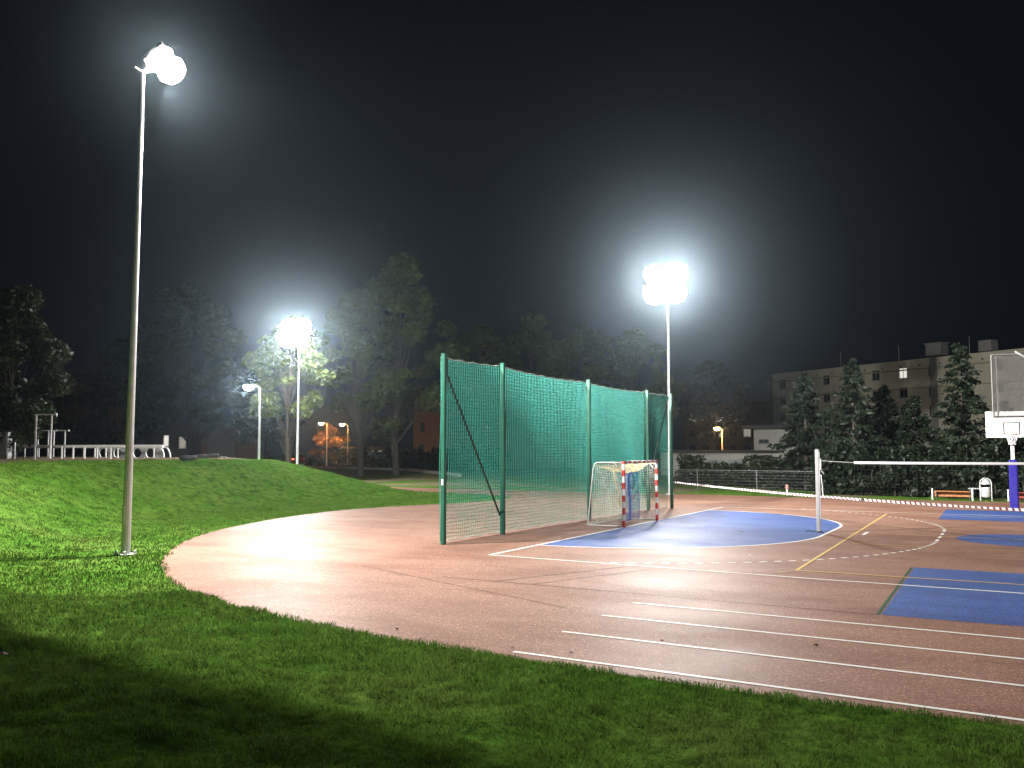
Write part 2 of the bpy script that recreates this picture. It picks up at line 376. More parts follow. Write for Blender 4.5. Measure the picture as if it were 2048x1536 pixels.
# ------------------------------------------------------------------ grass
def grass(N, dmin, dmax, hgt, wid, seed):
    r = np.random.default_rng(seed)
    d = dmin*(dmax/dmin)**r.random(N)**.9; a = (r.random(N)-.5)*1.35
    ang = a; px = CAM[0]+d*(np.cos(ang)*_F0[0]+np.sin(ang)*_R[0]); py = CAM[1]+d*(np.cos(ang)*_F0[1]+np.sin(ang)*_R[1])
    st = sdist(TRACK, px, py, True); sf = sdist(FOOT, px, py)
    cl = vnoise(px, py, .33, 4)*.6+vnoise(px, py, .11, 5)*.4
    earthy = sm((sf-6.4-2.5*vnoise(px, py, 3))/1.2)*sm((-12-px)/6)
    edge = .20*(vnoise(px, py, .4, 6)-.75)+.08*(vnoise(px, py, 1.9, 8)-.5)
    k = (st > edge-.03) & (cl > .08+.12*r.random(N)) & (earthy < r.random(N)*.8) & (py < 14.5)
    px, py, d, cl = px[k], py[k], d[k], cl[k]; n = len(px)
    z = hz(px, py); sc = np.clip(d/9, .8, 2.4)
    hh = hgt*(.15+1.7*cl)*(.6+.8*r.random(n))*np.clip(sc, .9, 1.5); ww = wid*sc*(.7+.6*r.random(n))
    th = r.random(n)*6.283; lean = hh*(.15+.65*r.random(n)); ph = r.random(n)*6.283
    bx, by = np.cos(th)*ww/2, np.sin(th)*ww/2; tx, ty = np.cos(ph)*lean, np.sin(ph)*lean
    zb = z-.012
    V = np.empty((n, 5, 3), np.float32)
    V[:, 0] = np.c_[px-bx, py-by, zb]; V[:, 1] = np.c_[px+bx, py+by, zb]
    V[:, 2] = np.c_[px+bx*.75+tx*.4, py+by*.75+ty*.4, z+hh*.62]; V[:, 4] = np.c_[px-bx*.75+tx*.4, py-by*.75+ty*.4, z+hh*.62]
    V[:, 3] = np.c_[px+tx, py+ty, z+hh]
    return V.reshape(-1, 3)
G = np.concatenate([grass(400000, 4.0, 17, .040, .0065, 1), grass(200000, 14, 55, .034, .010, 2)])
g = rawmesh('grass', G, 5, M['blade']); kind(g, 'stuff')

# ------------------------------------------------------------------ ball stop net
NP = [(-2.2, -8.59, 4.98), (-2.19, -5.43, 4.98), (-2.06, .5, 4.87), (-2.04, 6.31, 4.83), (-1.71, 8.25, 4.78)]
T = thing('ball_stop_net', 'tall green ball stop net on five green posts behind the handball goal', 'sports net')
for i, (x, y, h) in enumerate(NP):
    b = MB().bbox((x-.03, y, h/2), (.12, .12, h), .012); b.box((x-.03, y, h+.012), (.13, .13, .02))
    for k in range(9): b.box((x-.03+.066, y, .25+k*.55), (.018, .025, .025))
    p = b.build('post', M['green_steel'], T)
    if i == 0:
        q = MB().box((x-.03, y-.064, 1.62), (.06, .004, .16)).build('sticker', M['paper'], p); q['label'] = 'small white sticker on the green post'
for (a, b_) in ((1, 0), (3, 4)):
    x, y, h = NP[a]; x2, y2, h2 = NP[b_]
    MB().tube([(x-.125, y, .55), (x2-.125, y2, h2-.12)], .028, 8).build('brace', M['green_dark'], T)
def topz(y):
    for (x0, y0, h0), (x1, y1, h1) in zip(NP[:-1], NP[1:]):
        if y0 <= y <= y1:
            t_ = (y-y0)/(y1-y0); return h0+(h1-h0)*t_-.05-.07*(y1-y0)/6*4*t_*(1-t_), x0+(x1-x0)*t_-.18
    return NP[-1][2]-.07, NP[-1][0]-.18
m = MB(); r_ = .0071
ys_ = np.arange(NP[0][1]+.07, NP[-1][1]-.02, .10)
for y in ys_:
    tz, x = topz(y); pts = []
    for k in range(8):
        t_ = k/7; pts.append((x+.03*math.sin(y*1.7+t_*3)*math.sin(math.pi*t_), y+.012*math.sin(t_*9+y*5), .05+(tz-.05)*t_))
    m.tube(pts, r_, 4, False)
for k in range(1, 50):
    t_ = k/50; pts = []
    for y in np.arange(NP[0][1]+.07, NP[-1][1]-.02, .45):
        tz, x = topz(y); pts.append((x+.03*math.sin(y*1.7+t_*3)*math.sin(math.pi*t_), y, .05+(tz-.05)*t_+.012*math.sin(y*3.1+k)))
    m.tube(pts, r_, 4, False)
m.build('netting', M['green_cord'], T)
for nm, zz in (('top_rope', 1), ('bottom_rope', 0)):
    m = MB(); m.tube([(topz(y)[1], y, (topz(y)[0]+.012*math.sin(y*9) if zz else .055+.012*math.sin(y*7))) for y in np.arange(NP[0][1]+.07, NP[-1][1]-.02, .12)], .014, 5)
    m.build(nm, M['rope'], T)
m = MB(); m.tube([(NP[0][0]-.17, NP[0][1]+.09, .06), (NP[0][0]-.17, NP[0][1]+.09, 4.88)], .012, 6); m.build('edge_rope', M['rope'], T)

# ------------------------------------------------------------------ handball goal
T = thing('handball_goal', 'handball goal with red and white striped posts and sagging net', 'goal', (0, 0, .005))
def striped(name, p, ax, L, n0):
    m = MB(); n = n0
    for i in range(n):
        m.cur = (i+1) % 2; c = list(p); c[ax] += L*(i+.5)/n; d = [.08, .08, .08]; d[ax] = L/n
        m.box(c, d)
    return m.build(name, [M['white_steel'], M['red_steel']], T)
for y in (-1.54, 1.54): striped('goal_post', (0, y, 0), 2, 2.0, 11 if 0 else 10).data
striped('crossbar', (0, -1.58, 2.04), 1, 3.16, 15)
for y in (-1.54, 1.54):
    m = MB(); pts = [(-.04, y, 2.04), (-.88, y, 2.04)]+[(-.88-.14*math.sin(a), y, 1.90+.14*math.cos(a)) for a in (.4, .8, 1.2)]+[(-1.05, y, 1.8), (-1.25, y, .03)]
    m.tube(pts, .02, 8); m.tube([(-1.25, y, .025), (0-.04, y, .025)], .022, 8); m.tube([(-.04, y, 1.75), (-.33, y, 2.03)], .014, 6)
    m.build('side_frame', M['white_steel'], T)
MB().tube([(-1.25, -1.54, .025), (-1.25, 1.54, .025)], .02, 8).build('rear_bar', M['white_steel'], T)
def netpatch(name, fn, nu, nv, r, mat):
    m = MB(); g = [[fn(i/nu, j/nv) for j in range(nv+1)] for i in range(nu+1)]
    for i in range(nu+1): m.tube([g[i][j] for j in range(nv+1)], r, 4, False)
    for j in range(nv+1): m.tube([g[i][j] for i in range(nu+1)], r, 4, False)
    return m.build(name, mat, T)
wob = lambda a, b: .035*math.sin(a*17+b*9)+.02*math.sin(b*23+a*5)
xr = lambda v: -1.22+.17*v+.10*math.sin(v*3.1)
for y in (-1.5, 1.5):
    netpatch('side_net', lambda u, v, y=y: (-.05+(xr(v)+.05)*u, y-(.12*math.sin(u*3.1)*(1-v)+wob(u, v)*.8)*(1 if y > 0 else -1), .03+(1.96-.06*math.sin(u*3.1))*v), 15, 24, .0042, M['net_white'])
netpatch('rear_net', lambda u, v: (xr(v)+.14*math.sin(u*3.14)*math.sin(v*3.1)+wob(u, v), -1.48+2.96*u, .03+1.95*v), 32, 22, .004, M['net_white'])
netpatch('top_net', lambda u, v: (-.02-.95*v, -1.5+3.0*u, 2.0-.32*math.sin(u*3.14)**.8*math.sin(min(v*1.6, 1)*2.2)-.03*math.sin(u*20)), 34, 11, .0065, M['net_cream'])
netpatch('catch_net', lambda u, v: (-.62+.06*math.sin(u*8)+.03*math.sin(v*6), .05+1.25*u, .05+1.72*v), 26, 36, .0062, M['net_blue'])
netpatch('inner_net_edge', lambda u, v: (-.25-.2*v+.03*math.sin(v*6), -1.32+.1*u, .6+1.35*v), 2, 16, .009, M['net_cream'])

# ------------------------------------------------------------------ volleyball net
T = thing('volleyball_post', 'grey aluminium volleyball post standing on the blue goal area', 'net post', (5.72, -.28, 0))
MB().bbox((0, 0, 1.235), (.11, .12, 2.47), .015).build('pole', M['alu'], T)
m = MB(); m.box((.062, -.02, 1.4), (.02, .05, 2.0)); m.build('rail', M['galv'], T)
m = MB(); m.bbox((.09, 0, 2.02), (.06, .07, .34), .01); m.tube([(.12, 0, 1.82), (.12, -.06, 1.82), (.20, -.06, 1.74)], .012, 6); m.build('winch', M['galv'], T)
m = MB(); m.tube([(.10, -.02, 1.72), (.12, -.03, 1.5), (.14, -.01, 1.3), (.15, -.03, 1.1), (.13, -.04, 1.32)], .014, 5); m.build('rope_end', M['tape_white'], T)
MB().lathe([(.0, .03), (.11, .03), (.13, .006)], (0, 0, 0), 18).build('ground_sleeve', M['black'], T)
m = MB(); m.tube([(-.38, -.04, .02), (-.3, .1, .02), (-.2, -.06, .02), (-.06, .02, .02)], .012, 5); tag(m.build('rope', M['net_black'], None, False, (5.72, -.28, .006)), 'short dark rope lying at the foot of the volleyball post', 'rope')
T2 = dup(T, (16.9, -.5, 0), math.pi, 'volleyball post at the far end of the net beyond the right edge')
T = thing('volleyball_net', 'white topped volleyball net stretched from the grey post to the right', 'sports net', (5.82, -.28, 0))
x0, x1 = .95, 10.5
nz = lambda x: 2.075-.03*math.sin(math.pi*min(max((x-.3)/10.5, 0), 1))+.008*x
m = MB(); m.tube([(x0+(x1-x0)*i/30, -.02*(x0+(x1-x0)*i/30), nz(x0+(x1-x0)*i/30)) for i in range(31)], .038, 8)
for v_i in range(len(m.v)):
    x, y, z = m.v[v_i]; m.v[v_i] = (x, -.02*x+(y+.02*x)*.35, z)
m.build('top_tape', M['tape_white'], T)
for pts in ([(0, 0, 2.13), (.35, 0, 2.105), (x0, -.02, nz(x0))], [(x1, -.2, nz(x1)), (10.98, -.2, 2.1)]): MB().tube(pts, .007, 5).build('headline_cord', M['rope'], T)
m = MB()
for i in range(int((x1-x0)/.1)+1):
    x = x0+i*.1; m.tube([(x, -.02*x, nz(x)), (x, -.02*x, nz(x)-.98)], .0014, 3, False)
for j in range(1, 10):
    m.tube([(x0+(x1-x0)*i/12, -.02*(x0+(x1-x0)*i/12), nz(x0+(x1-x0)*i/12)-j*.1) for i in range(13)], .0014, 3, False)
m.build('netting', M['net_black'], T)

# ------------------------------------------------------------------ barrier tape
pA = Vector((-1.66, 8.2, 1.08)); pB = Vector((11.9, -3.5, 1.0)); nseg = 475; m = MB(); pr = None
for i in range(nseg+1):
    t_ = i/nseg; p = pA.lerp(pB, t_); p.z -= .10*4*t_*(1-t_); tw = .5+.8*math.sin(t_*9)+.4*math.sin(t_*31)
    o_ = Vector((.02*math.sin(tw), .02*math.sin(tw), .036*math.cos(tw*.5)))
    cur = (p-o_+Vector((.03, -.03, 0)), p+o_-Vector((.03, -.03, 0)))
    if pr: m.cur = 1 if i % 5 > 2 else 0; m.add([pr[0], cur[0], cur[1], pr[1]], [(0, 1, 2, 3)])
    pr = cur
b = m.build('barrier_tape', [M['tape_white'], M['tape_red']])
sol = b.modifiers.new('thickness', 'SOLIDIFY'); sol.thickness = .002
tag(b, 'red and white striped barrier tape strung across the court', 'barrier tape')
T = thing('barrier_stake', 'thin steel stake holding the right end of the barrier tape', 'stake', (11.9, -3.5, 0))
MB().tube([(0, 0, 0), (0, 0, 1.08)], .015, 8).build('rod', M['galv'], T); MB().lathe([(.0, .05), (.16, .04), (.18, .004)], (0, 0, 0), 18).build('foot', M['black'], T)

# ------------------------------------------------------------------ basketball hoops
def hoop(label, loc, rz, clear):
    T = thing('basketball_hoop', label, 'basketball hoop', loc, rz, 'basketball hoops')     # board faces local -y, post behind
    MB().bbox((0, 1.05, 1.75), (.14, .14, 3.5), .012).build('post', M['galv'], T)
    m = MB(); m.bbox((0, 1.05, 1.02), (.32, .32, 2.03), .05); m.build('pole_pad', M['pad'], T)
    m = MB(); m.tube([(0, 1.05, 3.35), (0, .12, 3.35)], .05, 8); m.tube([(0, 1.05, 2.55), (0, .12, 3.15)], .03, 8)
    for s in (-1, 1): m.tube([(s*.05, 1.0, 3.5), (s*.55, .08, 3.95)], .017, 8)
    m.build('support_arm', M['galv'], T)
    fr = MB()
    for x in (-.885, -.82, -.2, -.14, .14, .2, .82, .885): fr.tube([(x, .036, 2.93), (x, .036, 3.92)], .016, 8)
    for z in (2.945, 3.905): fr.tube([(-.885, .07, z), (.885, .07, z)], .016, 8)
    fr.build('board_frame', M['white_steel' if clear else 'galv'], T)
    bd = MB().bbox((0, 0, 3.425), (1.8, .022, 1.02), .006).build('backboard', M['acrylic' if clear else 'board'], T)
    q = MB()
    for c, d in (((0, 3.05), (.59, .05)), ((0, 3.49), (.59, .05)), ((-.27, 3.27), (.05, .39)), ((.27, 3.27), (.05, .39))):
        q.box((c[0], -.014, c[1]), (d[0], .004, d[1]))
    q.build('target_square', M['black'], bd)
    r = MB(); r.tube([(.23*math.cos(a*.2618), -.38+.23*math.sin(a*.2618), 3.05) for a in range(24)], .011, 6, False, True); r.bbox((0, -.08, 3.05), (.16, .16, .03), .008)
    r.build('rim', M['rim'], T)
    n = MB(); K = 12; rows = [(.225, 3.045), (.19, 2.93), (.155, 2.82), (.13, 2.72), (.12, 2.63)]
    for s in (-1, 1):
        for k in range(K): n.tube([(rr*math.cos((k+s*.5*i)*6.2832/K), -.38+rr*math.sin((k+s*.5*i)*6.2832/K), zz) for i, (rr, zz) in enumerate(rows)], .009, 4, False)
    n.build('hoop_net', M['tape_white'], T)
    return T
hoop('far basketball hoop with white backboard and blue padded pole', (10.88, 11.9, 0), 0, False)
hoop('near basketball hoop seen from behind its translucent backboard at the right edge', (11.52, -12.6, 0.06), math.pi, True)

# ------------------------------------------------------------------ benches, bin, markers on the far side
def bench(label, x0, x1, y, mat, rz=0):
    T = thing('bench', label, 'bench', ((x0+x1)/2, y, gz((x0+x1)/2, y)), rz, 'low benches along the far side'); L = x1-x0
    for s in (-1, 1): MB().tube([(s*L/2, -.12, -.05), (s*L/2, -.12, .54)], .035, 10).build('leg', M['white_steel'], T)
    m = MB()
    for k in range(3): m.bbox((0, -.02+k*.13, .40), (L-.1, .11, .04), .008)
    m.build('seat', mat, T)
    m = MB()
    for k in range(2): m.bbox((0, .36, .18+k*.13), (L-.12, .03, .10), .006)
    m.build('backrest', mat, T)
    for s in (-1, 1): MB().tube([(s*(L/2-.15), .34, -.05), (s*(L/2-.15), .34, .37), (s*(L/2-.15), -.1, .37)], .02, 8).build('frame', M['galv_dark'], T)
    return T
bench('orange plank bench between two white posts left of the litter bin', 7.42, 9.15, 19.9, M['wood_orange'])
bench('red plank bench with white posts behind the basketball pole', 10.64, 12.4, 20.0, M['wood_red'])
T = thing('litter_bin', 'grey metal litter bin hung in an arched tube frame', 'litter bin', (9.72, 19.75, gz(9.72, 19.75)))
m = MB(); m.tube([(-.24, 0, -.03), (-.24, 0, .82)]+[(-.24*math.cos(a), 0, .82+.24*math.sin(a)) for a in (.35, .7, 1.05, 1.4, 1.75, 2.1, 2.45, 2.8)]+[(.24, 0, .82), (.24, 0, -.03)], .022, 8); m.build('frame', M['galv'], T)
MB().lathe([(0, .18), (.17, .18), (.185, .2), (.195, .62), (.18, .63), (.17, .6), (.0, .58)], (0, 0, 0), 20).build('bin', M['galv'], T, True)
m = MB(); m.lathe([(.20, .78), (.19, .84), (.15, .94), (.08, 1.0), (0, 1.02)], (0, 0, 0), 20); m.build('hood', M['galv'], T, True)
T = thing('picnic_table', 'small grey table beside the litter bin', 'table', (9.25, 20.9, gz(9.25, 20.9)))
MB().bbox((0, 0, .52), (.62, .5, .05), .01).build('tabletop', M['panel_grey'], T)
for s in (-1, 1): MB().box((s*.24, 0, .24), (.05, .4, .52)).build('leg', M['galv_dark'], T)
x, y = -.53+.9, 20.7
T = thing('marker_post', 'short pale pinkish marker post in the dark grass behind the tape', 'marker post', (x, y, gz(x, y)))
MB().lathe([(.045, -.05), (.045, .3), (0, .3)], (0, 0, 0), 10).build('stem', M['tape_white'], T)
MB().lathe([(.06, .3), (.085, .36), (.085, .5), (.05, .56), (0, .57)], (0, 0, 0), 12).build('cap', simple('faded_red_cap', (.45, .22, .2), .6), T)

# small litter and leaves
def scrap(name, lab, cat, x, y, s, mat, z0, group=None):
    m = MB(); n = 7; z = gz(x, y) if z0 is None else z0
    ring = [(s*(.7+.5*random.random())*math.cos(k*6.283/n), s*.6*(.7+.5*random.random())*math.sin(k*6.283/n), .004+.02*random.random()) for k in range(n)]
    m.add(ring+[(0, 0, .03)], [(k, (k+1) % n, n) for k in range(n)])
    m.add([(a, b_, c-.003) for a, b_, c in ring]+[(0, 0, .026)], [((k+1) % n, k, n) for k in range(n)])
    o = m.build(name, mat); o.location = (x, y, z+.006); return tag(o, lab, cat, group)
scrap('paper_scrap', 'white paper scrap lying in the middle of the blue goal area', 'litter', 3.6, -1.0, .07, M['paper'], .004)
scrap('paper_scrap', 'tiny white paper scrap on the red court near the yellow line corner', 'litter', 5.4, -7.2, .04, M['paper'], 0)
for x, y, lab in ((5.28, -18.6, 'brown leaf at the start of the outermost lane line'), (6.05, -18.5, 'brown leaf just inside the outermost lane line'), (6.8, -17.3, 'dark curled leaf lying alone in the middle lane'), (8.6, -16.6, 'dark leaf between the lane lines near the right edge'), (3.3, -18.3, 'dark leaf at the track edge left of the lanes')):
    scrap('fallen_leaf', lab, 'leaf', x, y, .035, M['deadleaf'], 0, 'fallen leaves')
scrap('fallen_leaf', 'big reddish brown leaf lying on the dark grass at lower left', 'leaf', 1.15, -22.6, .08, M['deadleaf'], None, 'fallen leaves').location.z += .05

# ------------------------------------------------------------------ floodlights
LIGHTCOL = (1., .97, .92)
def area(name, loc, direction, size, power, spread=math.pi, col=LIGHTCOL, parent=None):
    L = bpy.data.lights.new(name, 'AREA'); L.shape = 'RECTANGLE'; L.size, L.size_y = size; L.energy = power; L.color = col; L.spread = spread
    o = bpy.data.objects.new(name, L); COL.objects.link(o); o.location = loc
    o.rotation_euler = Vector(direction).to_track_quat('-Z', 'Y').to_euler()
    if parent: o.parent = parent
    return o
def flood(label, loc, h, heads, rz=0, r0=.105, r1=.04, seg=12, lean=0.):
    """heads: (offset, aim, size, watts) in the frame of the pole"""
    T = thing('floodlight_pole', label, 'floodlight', loc, rz, 'floodlight poles'); T.rotation_euler[1] = lean
    MB().tube([(0, 0, .02), (0, 0, .5), (0, 0, h*.5), (0, 0, h)], [r0, r0*.98, (r0+r1)/2, r1], seg).build('pole', M['galv'], T)
    b = MB(); b.bbox((0, 0, .02), (.36, .36, .03), .006)
    for sx in (-1, 1):
        for sy in (-1, 1): b.lathe([(.03, .03), (.03, .09), (.02, .11), (0, .11)], (sx*.14, sy*.14, 0), 8)
    b.build('base_plate', M['galv'], T)
    MB().bbox((0, -r0*.93, .95), (.09, .03, .42), .008).build('access_door', M['galv'], T)
    br = MB(); br.tube([(0, 0, h-.25), (0, 0, h+.06)], r1*1.15, 10)
    for off, aim, size, watts, spread, vis in heads:
        br.tube([(0, 0, h), (off[0]*.55, off[1]*.55, h+off[2]*.7), (off[0], off[1], h+off[2]+.12)], .03, 8)
    br.tube([(0, 0, h), (-.10, -.16, h+.10)], .022, 8)
    br.build('bracket', M['galv'], T)
    for off, aim, size, watts, spread, vis in heads:
        R = Vector(aim).to_track_quat('-Z', 'Y').to_matrix(); c = Vector((off[0], off[1], h+off[2]))
        hd = MB(); hd.bbox(c-Vector(aim).normalized()*-.0+R @ Vector((0, 0, .055)), (size[0], size[1], .10), .02, M4=R)
        for k in range(7): hd.box(c+R @ Vector(((k-3)*size[0]/8, 0, .13)), (.012, size[1]*.8, .06), M4=R)
        hd = hd.build('floodlight_head', M['housing'], T)
        ln = MB(); n = 10; g = []
        for i in range(n+1):
            for j in range(n+1):
                a, b_ = i/n*2-1, j/n*2-1; q = (a*math.sqrt(1-b_*b_/2), b_*math.sqrt(1-a*a/2)); g.append(c+R @ Vector((q[0]*size[0]*.54, q[1]*size[1]*.56, -.002-.26*max(1-q[0]**2-q[1]**2, 0)**.5)))
        ln.add(g, [(i*(n+1)+j, i*(n+1)+j+1, (i+1)*(n+1)+j+1, (i+1)*(n+1)+j) for i in range(n) for j in range(n)])
        ln.build('lens', M['lens_far' if size[0] > 1.1 else 'lens'], hd, True)
        if vis:   # square reflector: a sharp edge keeps the light off the bank behind the pole
            L = bpy.data.lights.new('floodlight_lamp', 'SPOT'); L.energy = watts; L.color = LIGHTCOL; L.spot_size = math.radians(spread); L.spot_blend = .05; L.use_square = True; L.shadow_soft_size = .10
            o = bpy.data.objects.new('floodlight_lamp', L); COL.objects.link(o); o.location = c+Vector((.06, .12, -.70)); o.parent = T
            o.rotation_euler = Vector(vis).to_track_quat('-Z', 'X').to_euler()
        else:
            area('floodlight_lamp', c+R @ Vector((0, 0, -.31)), (.42, .88, -.12) if spread < 90 else aim, (.3, .3), watts, math.radians(spread), parent=T)
    return T
flood('nearest floodlight on a tall tapered steel pole in the grass at left', (-7.29, -14.32, gz(-7.29, -14.32)-.0), 11.48,
      [((.20, .30, .42), (.50, .25, -.62), (.74, .62), 25000, 151, (.312, .70, -.643)), ((.34, .52, .20), (.55, .25, -.60), (.74, .62), 6500, 62, None)], lean=.012)
flood('brightest floodlight on the thin steel pole behind the ball stop net', (-5.26, 18.33, 0), 10.9,
      [((-.58, -.35, .95), (-.05, -.85, -.40), (1.14, 1.02), 450, 180, None), ((.58, -.35, .95), (.35, -.80, -.40), (1.14, 1.02), 2000, 180, None), ((-.58, -.50, -.10), (-.05, -.85, -.40), (1.14, 1.02), 60, 180, None), ((.58, -.50, -.10), (.35, -.80, -.40), (1.14, 1.02), 60, 180, None)], r0=.09)  # lower two heads added to make the glowing disc bigger and rounder
zz = gz(-31.4, 18.2)
flood('floodlight over the grass mound with tree branches lit below it', (-31.4, 18.4, zz), 10.4-zz,
      [((-.55, -.35, .3), (.45, -.85, -.4), (1.15, .9), 1200, 180, None), ((.55, -.35, .3), (.85, -.45, -.4), (1.15, .9), 1000, 180, None), ((-.55, -.5, -.65), (.45, -.85, -.4), (1.15, .9), 60, 180, None), ((.55, -.5, -.65), (.85, -.45, -.4), (1.15, .9), 60, 180, None), ((.1, .5, .2), (.1, .8, -.6), (.8, .7), 1500, 180, None)], r0=.10)  # lower pair facing the court added to widen this lamp's glowing core

flood('floodlight at the near right end of the court beyond the right edge', (33, -14.6, gz(33, -14.6)), 11.2, [((-.3, .3, .4), (-.32, .8, -.5), (1.0, .8), 2600, 180, None)], r0=.105)
flood('floodlight at the far right end of the court beyond the right edge', (33, 18.6, 0), 11.2, [((-.3, -.3, .4), (-.75, -.45, -.5), (1.0, .8), 1500, 180, None)], r0=.105)

# ------------------------------------------------------------------ street lamps
def street(label, p, h, side, lens, watts, col, group):
    T = thing('street_lamp', label, 'street lamp', p, 0, group)
    MB().tube([(0, 0, -.1), (0, 0, h*.5), (0, 0, h)], [.085, .07, .045], 10).build('pole', M['galv'], T)
    m = MB(); m.tube([(0, 0, h-.05), (side[0]*.25, side[1]*.25, h+.12), (side[0]*.6, side[1]*.6, h+.18)], .028, 8); m.build('arm', M['galv'], T)
    c = Vector((side[0]*.85, side[1]*.85, h+.17))
    hd = MB().bbox(c, (.62, .28, .10), .03, math.atan2(side[1], side[0])).build('lamp_head', M['housing'], T)
    n = MB(); n.lathe([(.28, -.045), (.29, -.12), (.25, -.22), (.14, -.29), (0, -.31)], c, 18); n.build('lens', lens, hd, True)
    L = bpy.data.lights.new('street_lamp_bulb', 'SPOT'); L.energy = watts; L.color = col; L.spot_size = 2.9; L.spot_blend = .6; L.shadow_soft_size = .12
    o = bpy.data.objects.new('street_lamp_bulb', L); COL.objects.link(o); o.location = c-Vector((0, 0, .36)); o.parent = T
    return T
p = at(518, 915, 56); z = gz(p[0], p[1])
street('white street lamp on a pole at the crest of the grass mound', (p[0], p[1], z), 2.52+120/FL*56-z, (-.88, -.3), M['lens_s'], 250, (.9, .96, 1.), None)
for u, v, d, lab in ((654, 848, 118, 'left of the two orange street lamps above the orange lit tree'), (696, 850, 118, 'right of the two orange street lamps above the orange lit tree'), (1444, 858, 100, 'single orange street lamp glowing over the garage roofs')):
    p = at(u, v, d); street(lab, (p[0], p[1], 0), p[2], (-.4, -.9) if d == 100 else (-.88, -.3), M['sodium'], 600, (1., .42, .12), 'orange street lamps')

# ------------------------------------------------------------------ trees
def leaves(C, S, n, size, seed, flat=.5, droop=0.):
    """n leaf clumps spread over cluster centres C with radii S"""
    r = np.random.default_rng(seed); C = np.asarray(C, float); S = np.asarray(S, float)
    w = S**2; k = r.choice(len(C), n, p=w/w.sum())
    d = r.normal(size=(n, 3)); d /= np.linalg.norm(d, axis=1)[:, None]
    rad = S[k]*(.35+.75*r.random(n)**.6); P = C[k]+d*rad[:, None]*np.array([1, 1, .72]); P[:, 2] -= droop*rad*r.random(n)
    sz = size*(.5+.9*r.random(n))
    a = r.normal(size=(n, 3)); a[:, 2] *= flat; a /= np.linalg.norm(a, axis=1)[:, None]
    b = np.cross(a, r.normal(size=(n, 3))); b /= np.linalg.norm(b, axis=1)[:, None]
    A = a*sz[:, None]; B = b*(sz*.55)[:, None]
    return np.stack([P-A, P-A*.1+B, P+A, P+A*.15-B], 1).reshape(-1, 3)
def broad_tree(name, label, p, H_, cr, base, mat, seed, n=4200, leaf=.3, group=None, squash=1., lean=(0, 0), ncl=34, sr=(.13, .33)):
    r = random.Random(seed); T = thing(name, label, 'tree', p, r.random()*6, group)
    C = []; S = []; tr = MB()
    tb = .012*H_+.06
    ax = [(lean[0]*t_*t_*H_+.03*H_*math.sin(t_*4+seed), lean[1]*t_*t_*H_+.02*H_*math.sin(t_*5+seed*2), t_*H_*.88) for t_ in (0, .15, .3, .5, .7, 1)]
    tr.tube([(ax[0][0], ax[0][1], -.3)]+ax, [tb*1.5, tb*1.15, tb, tb*.85, tb*.6, tb*.35, tb*.08], 9)
    for k in range(ncl):
        t_ = (k+.5)/ncl; z = base+(H_-base)*(t_**.85); q = (z-base)/(H_-base)
        R = cr*(math.sin(math.pi*min(q*.86+.14, 1))**.7)*squash; a = k*2.39996+r.random()*.8
        rr = R*(.35+.65*math.sqrt(r.random())); c = Vector((rr*math.cos(a)+lean[0]*q*q*H_, rr*math.sin(a)+lean[1]*q*q*H_, z+r.uniform(-.5, .5)))
        C.append(c); S.append(cr*r.uniform(*sr))
        i = min(int(z/H_*5*.75), 4); f0 = Vector(ax[i]); mid = f0.lerp(c, .5)+Vector((0, 0, .08*cr))
        tr.tube([f0, mid, c], [tb*.22, tb*.13, .015], 5, False)
    tr.build('trunk', M['bark'], T, True)
    rawmesh('crown', leaves(C, S, n, leaf, seed), 4, mat, T)
    return T
def spruce(label, p, H_, br, seed, n=5200, group=None, thin=1.):
    r = np.random.default_rng(seed); T = thing('spruce_tree', label, 'tree', p, float(r.random()*6), group)
    tr = MB(); tr.tube([(0, 0, -.3), (0, 0, H_*.5), (0, 0, H_)], [.16, .09, .012], 8); Ps = []; As = []
    nb = int(H_*9)
    for k in range(nb):
        t_ = (k/nb)**.92; z = .3+t_*(H_-.35); L = br*(1-t_)**.8*(.55+.6*r.random())*thin+.12; a = k*2.4+r.random()
        e = np.array([math.cos(a)*L, math.sin(a)*L, -.22*L+.06*L*t_]); tr.tube([(0, 0, z), (e[0]*.6, e[1]*.6, z+e[2]*.5), (e[0], e[1], z+e[2]+.1*L)], [.03*(1-t_)+.008, .015, .004], 4, False)
        m_ = max(int(n/nb*(.3+1.4*(1-t_))), 6); s = .15+.85*r.random(m_)**.7
        P = np.c_[e[0]*s, e[1]*s, z+e[2]*s*(1.1-.3*s)]+r.normal(size=(m_, 3))*np.array([.12, .12, .09])*(.4+L*.45); Ps.append(P)
        dirv = np.array([math.cos(a), math.sin(a), -.35])+r.normal(size=(m_, 3))*.55; As.append(dirv/np.linalg.norm(dirv, axis=1)[:, None])
    P = np.concatenate(Ps); A = np.concatenate(As); m_ = len(P); sz = .16*(.6+.8*r.random(m_)); B = np.cross(A, r.normal(size=(m_, 3))); B /= np.linalg.norm(B, axis=1)[:, None]
    A = A*sz[:, None]; B = B*(sz*.4)[:, None]
    tr.build('trunk', M['bark'], T, True); rawmesh('crown', np.stack([P-A, P+B, P+A, P-B], 1).reshape(-1, 3), 4, M['needle'], T)
    return T
def base_at(u, d):
    p = at(u, 895, d); return (p[0], p[1], gz(p[0], p[1]))
def hgt(v, d, p): return 2.52+(895-v)/FL*d-p[2]
GT = 'broadleaf trees behind the mound and court'
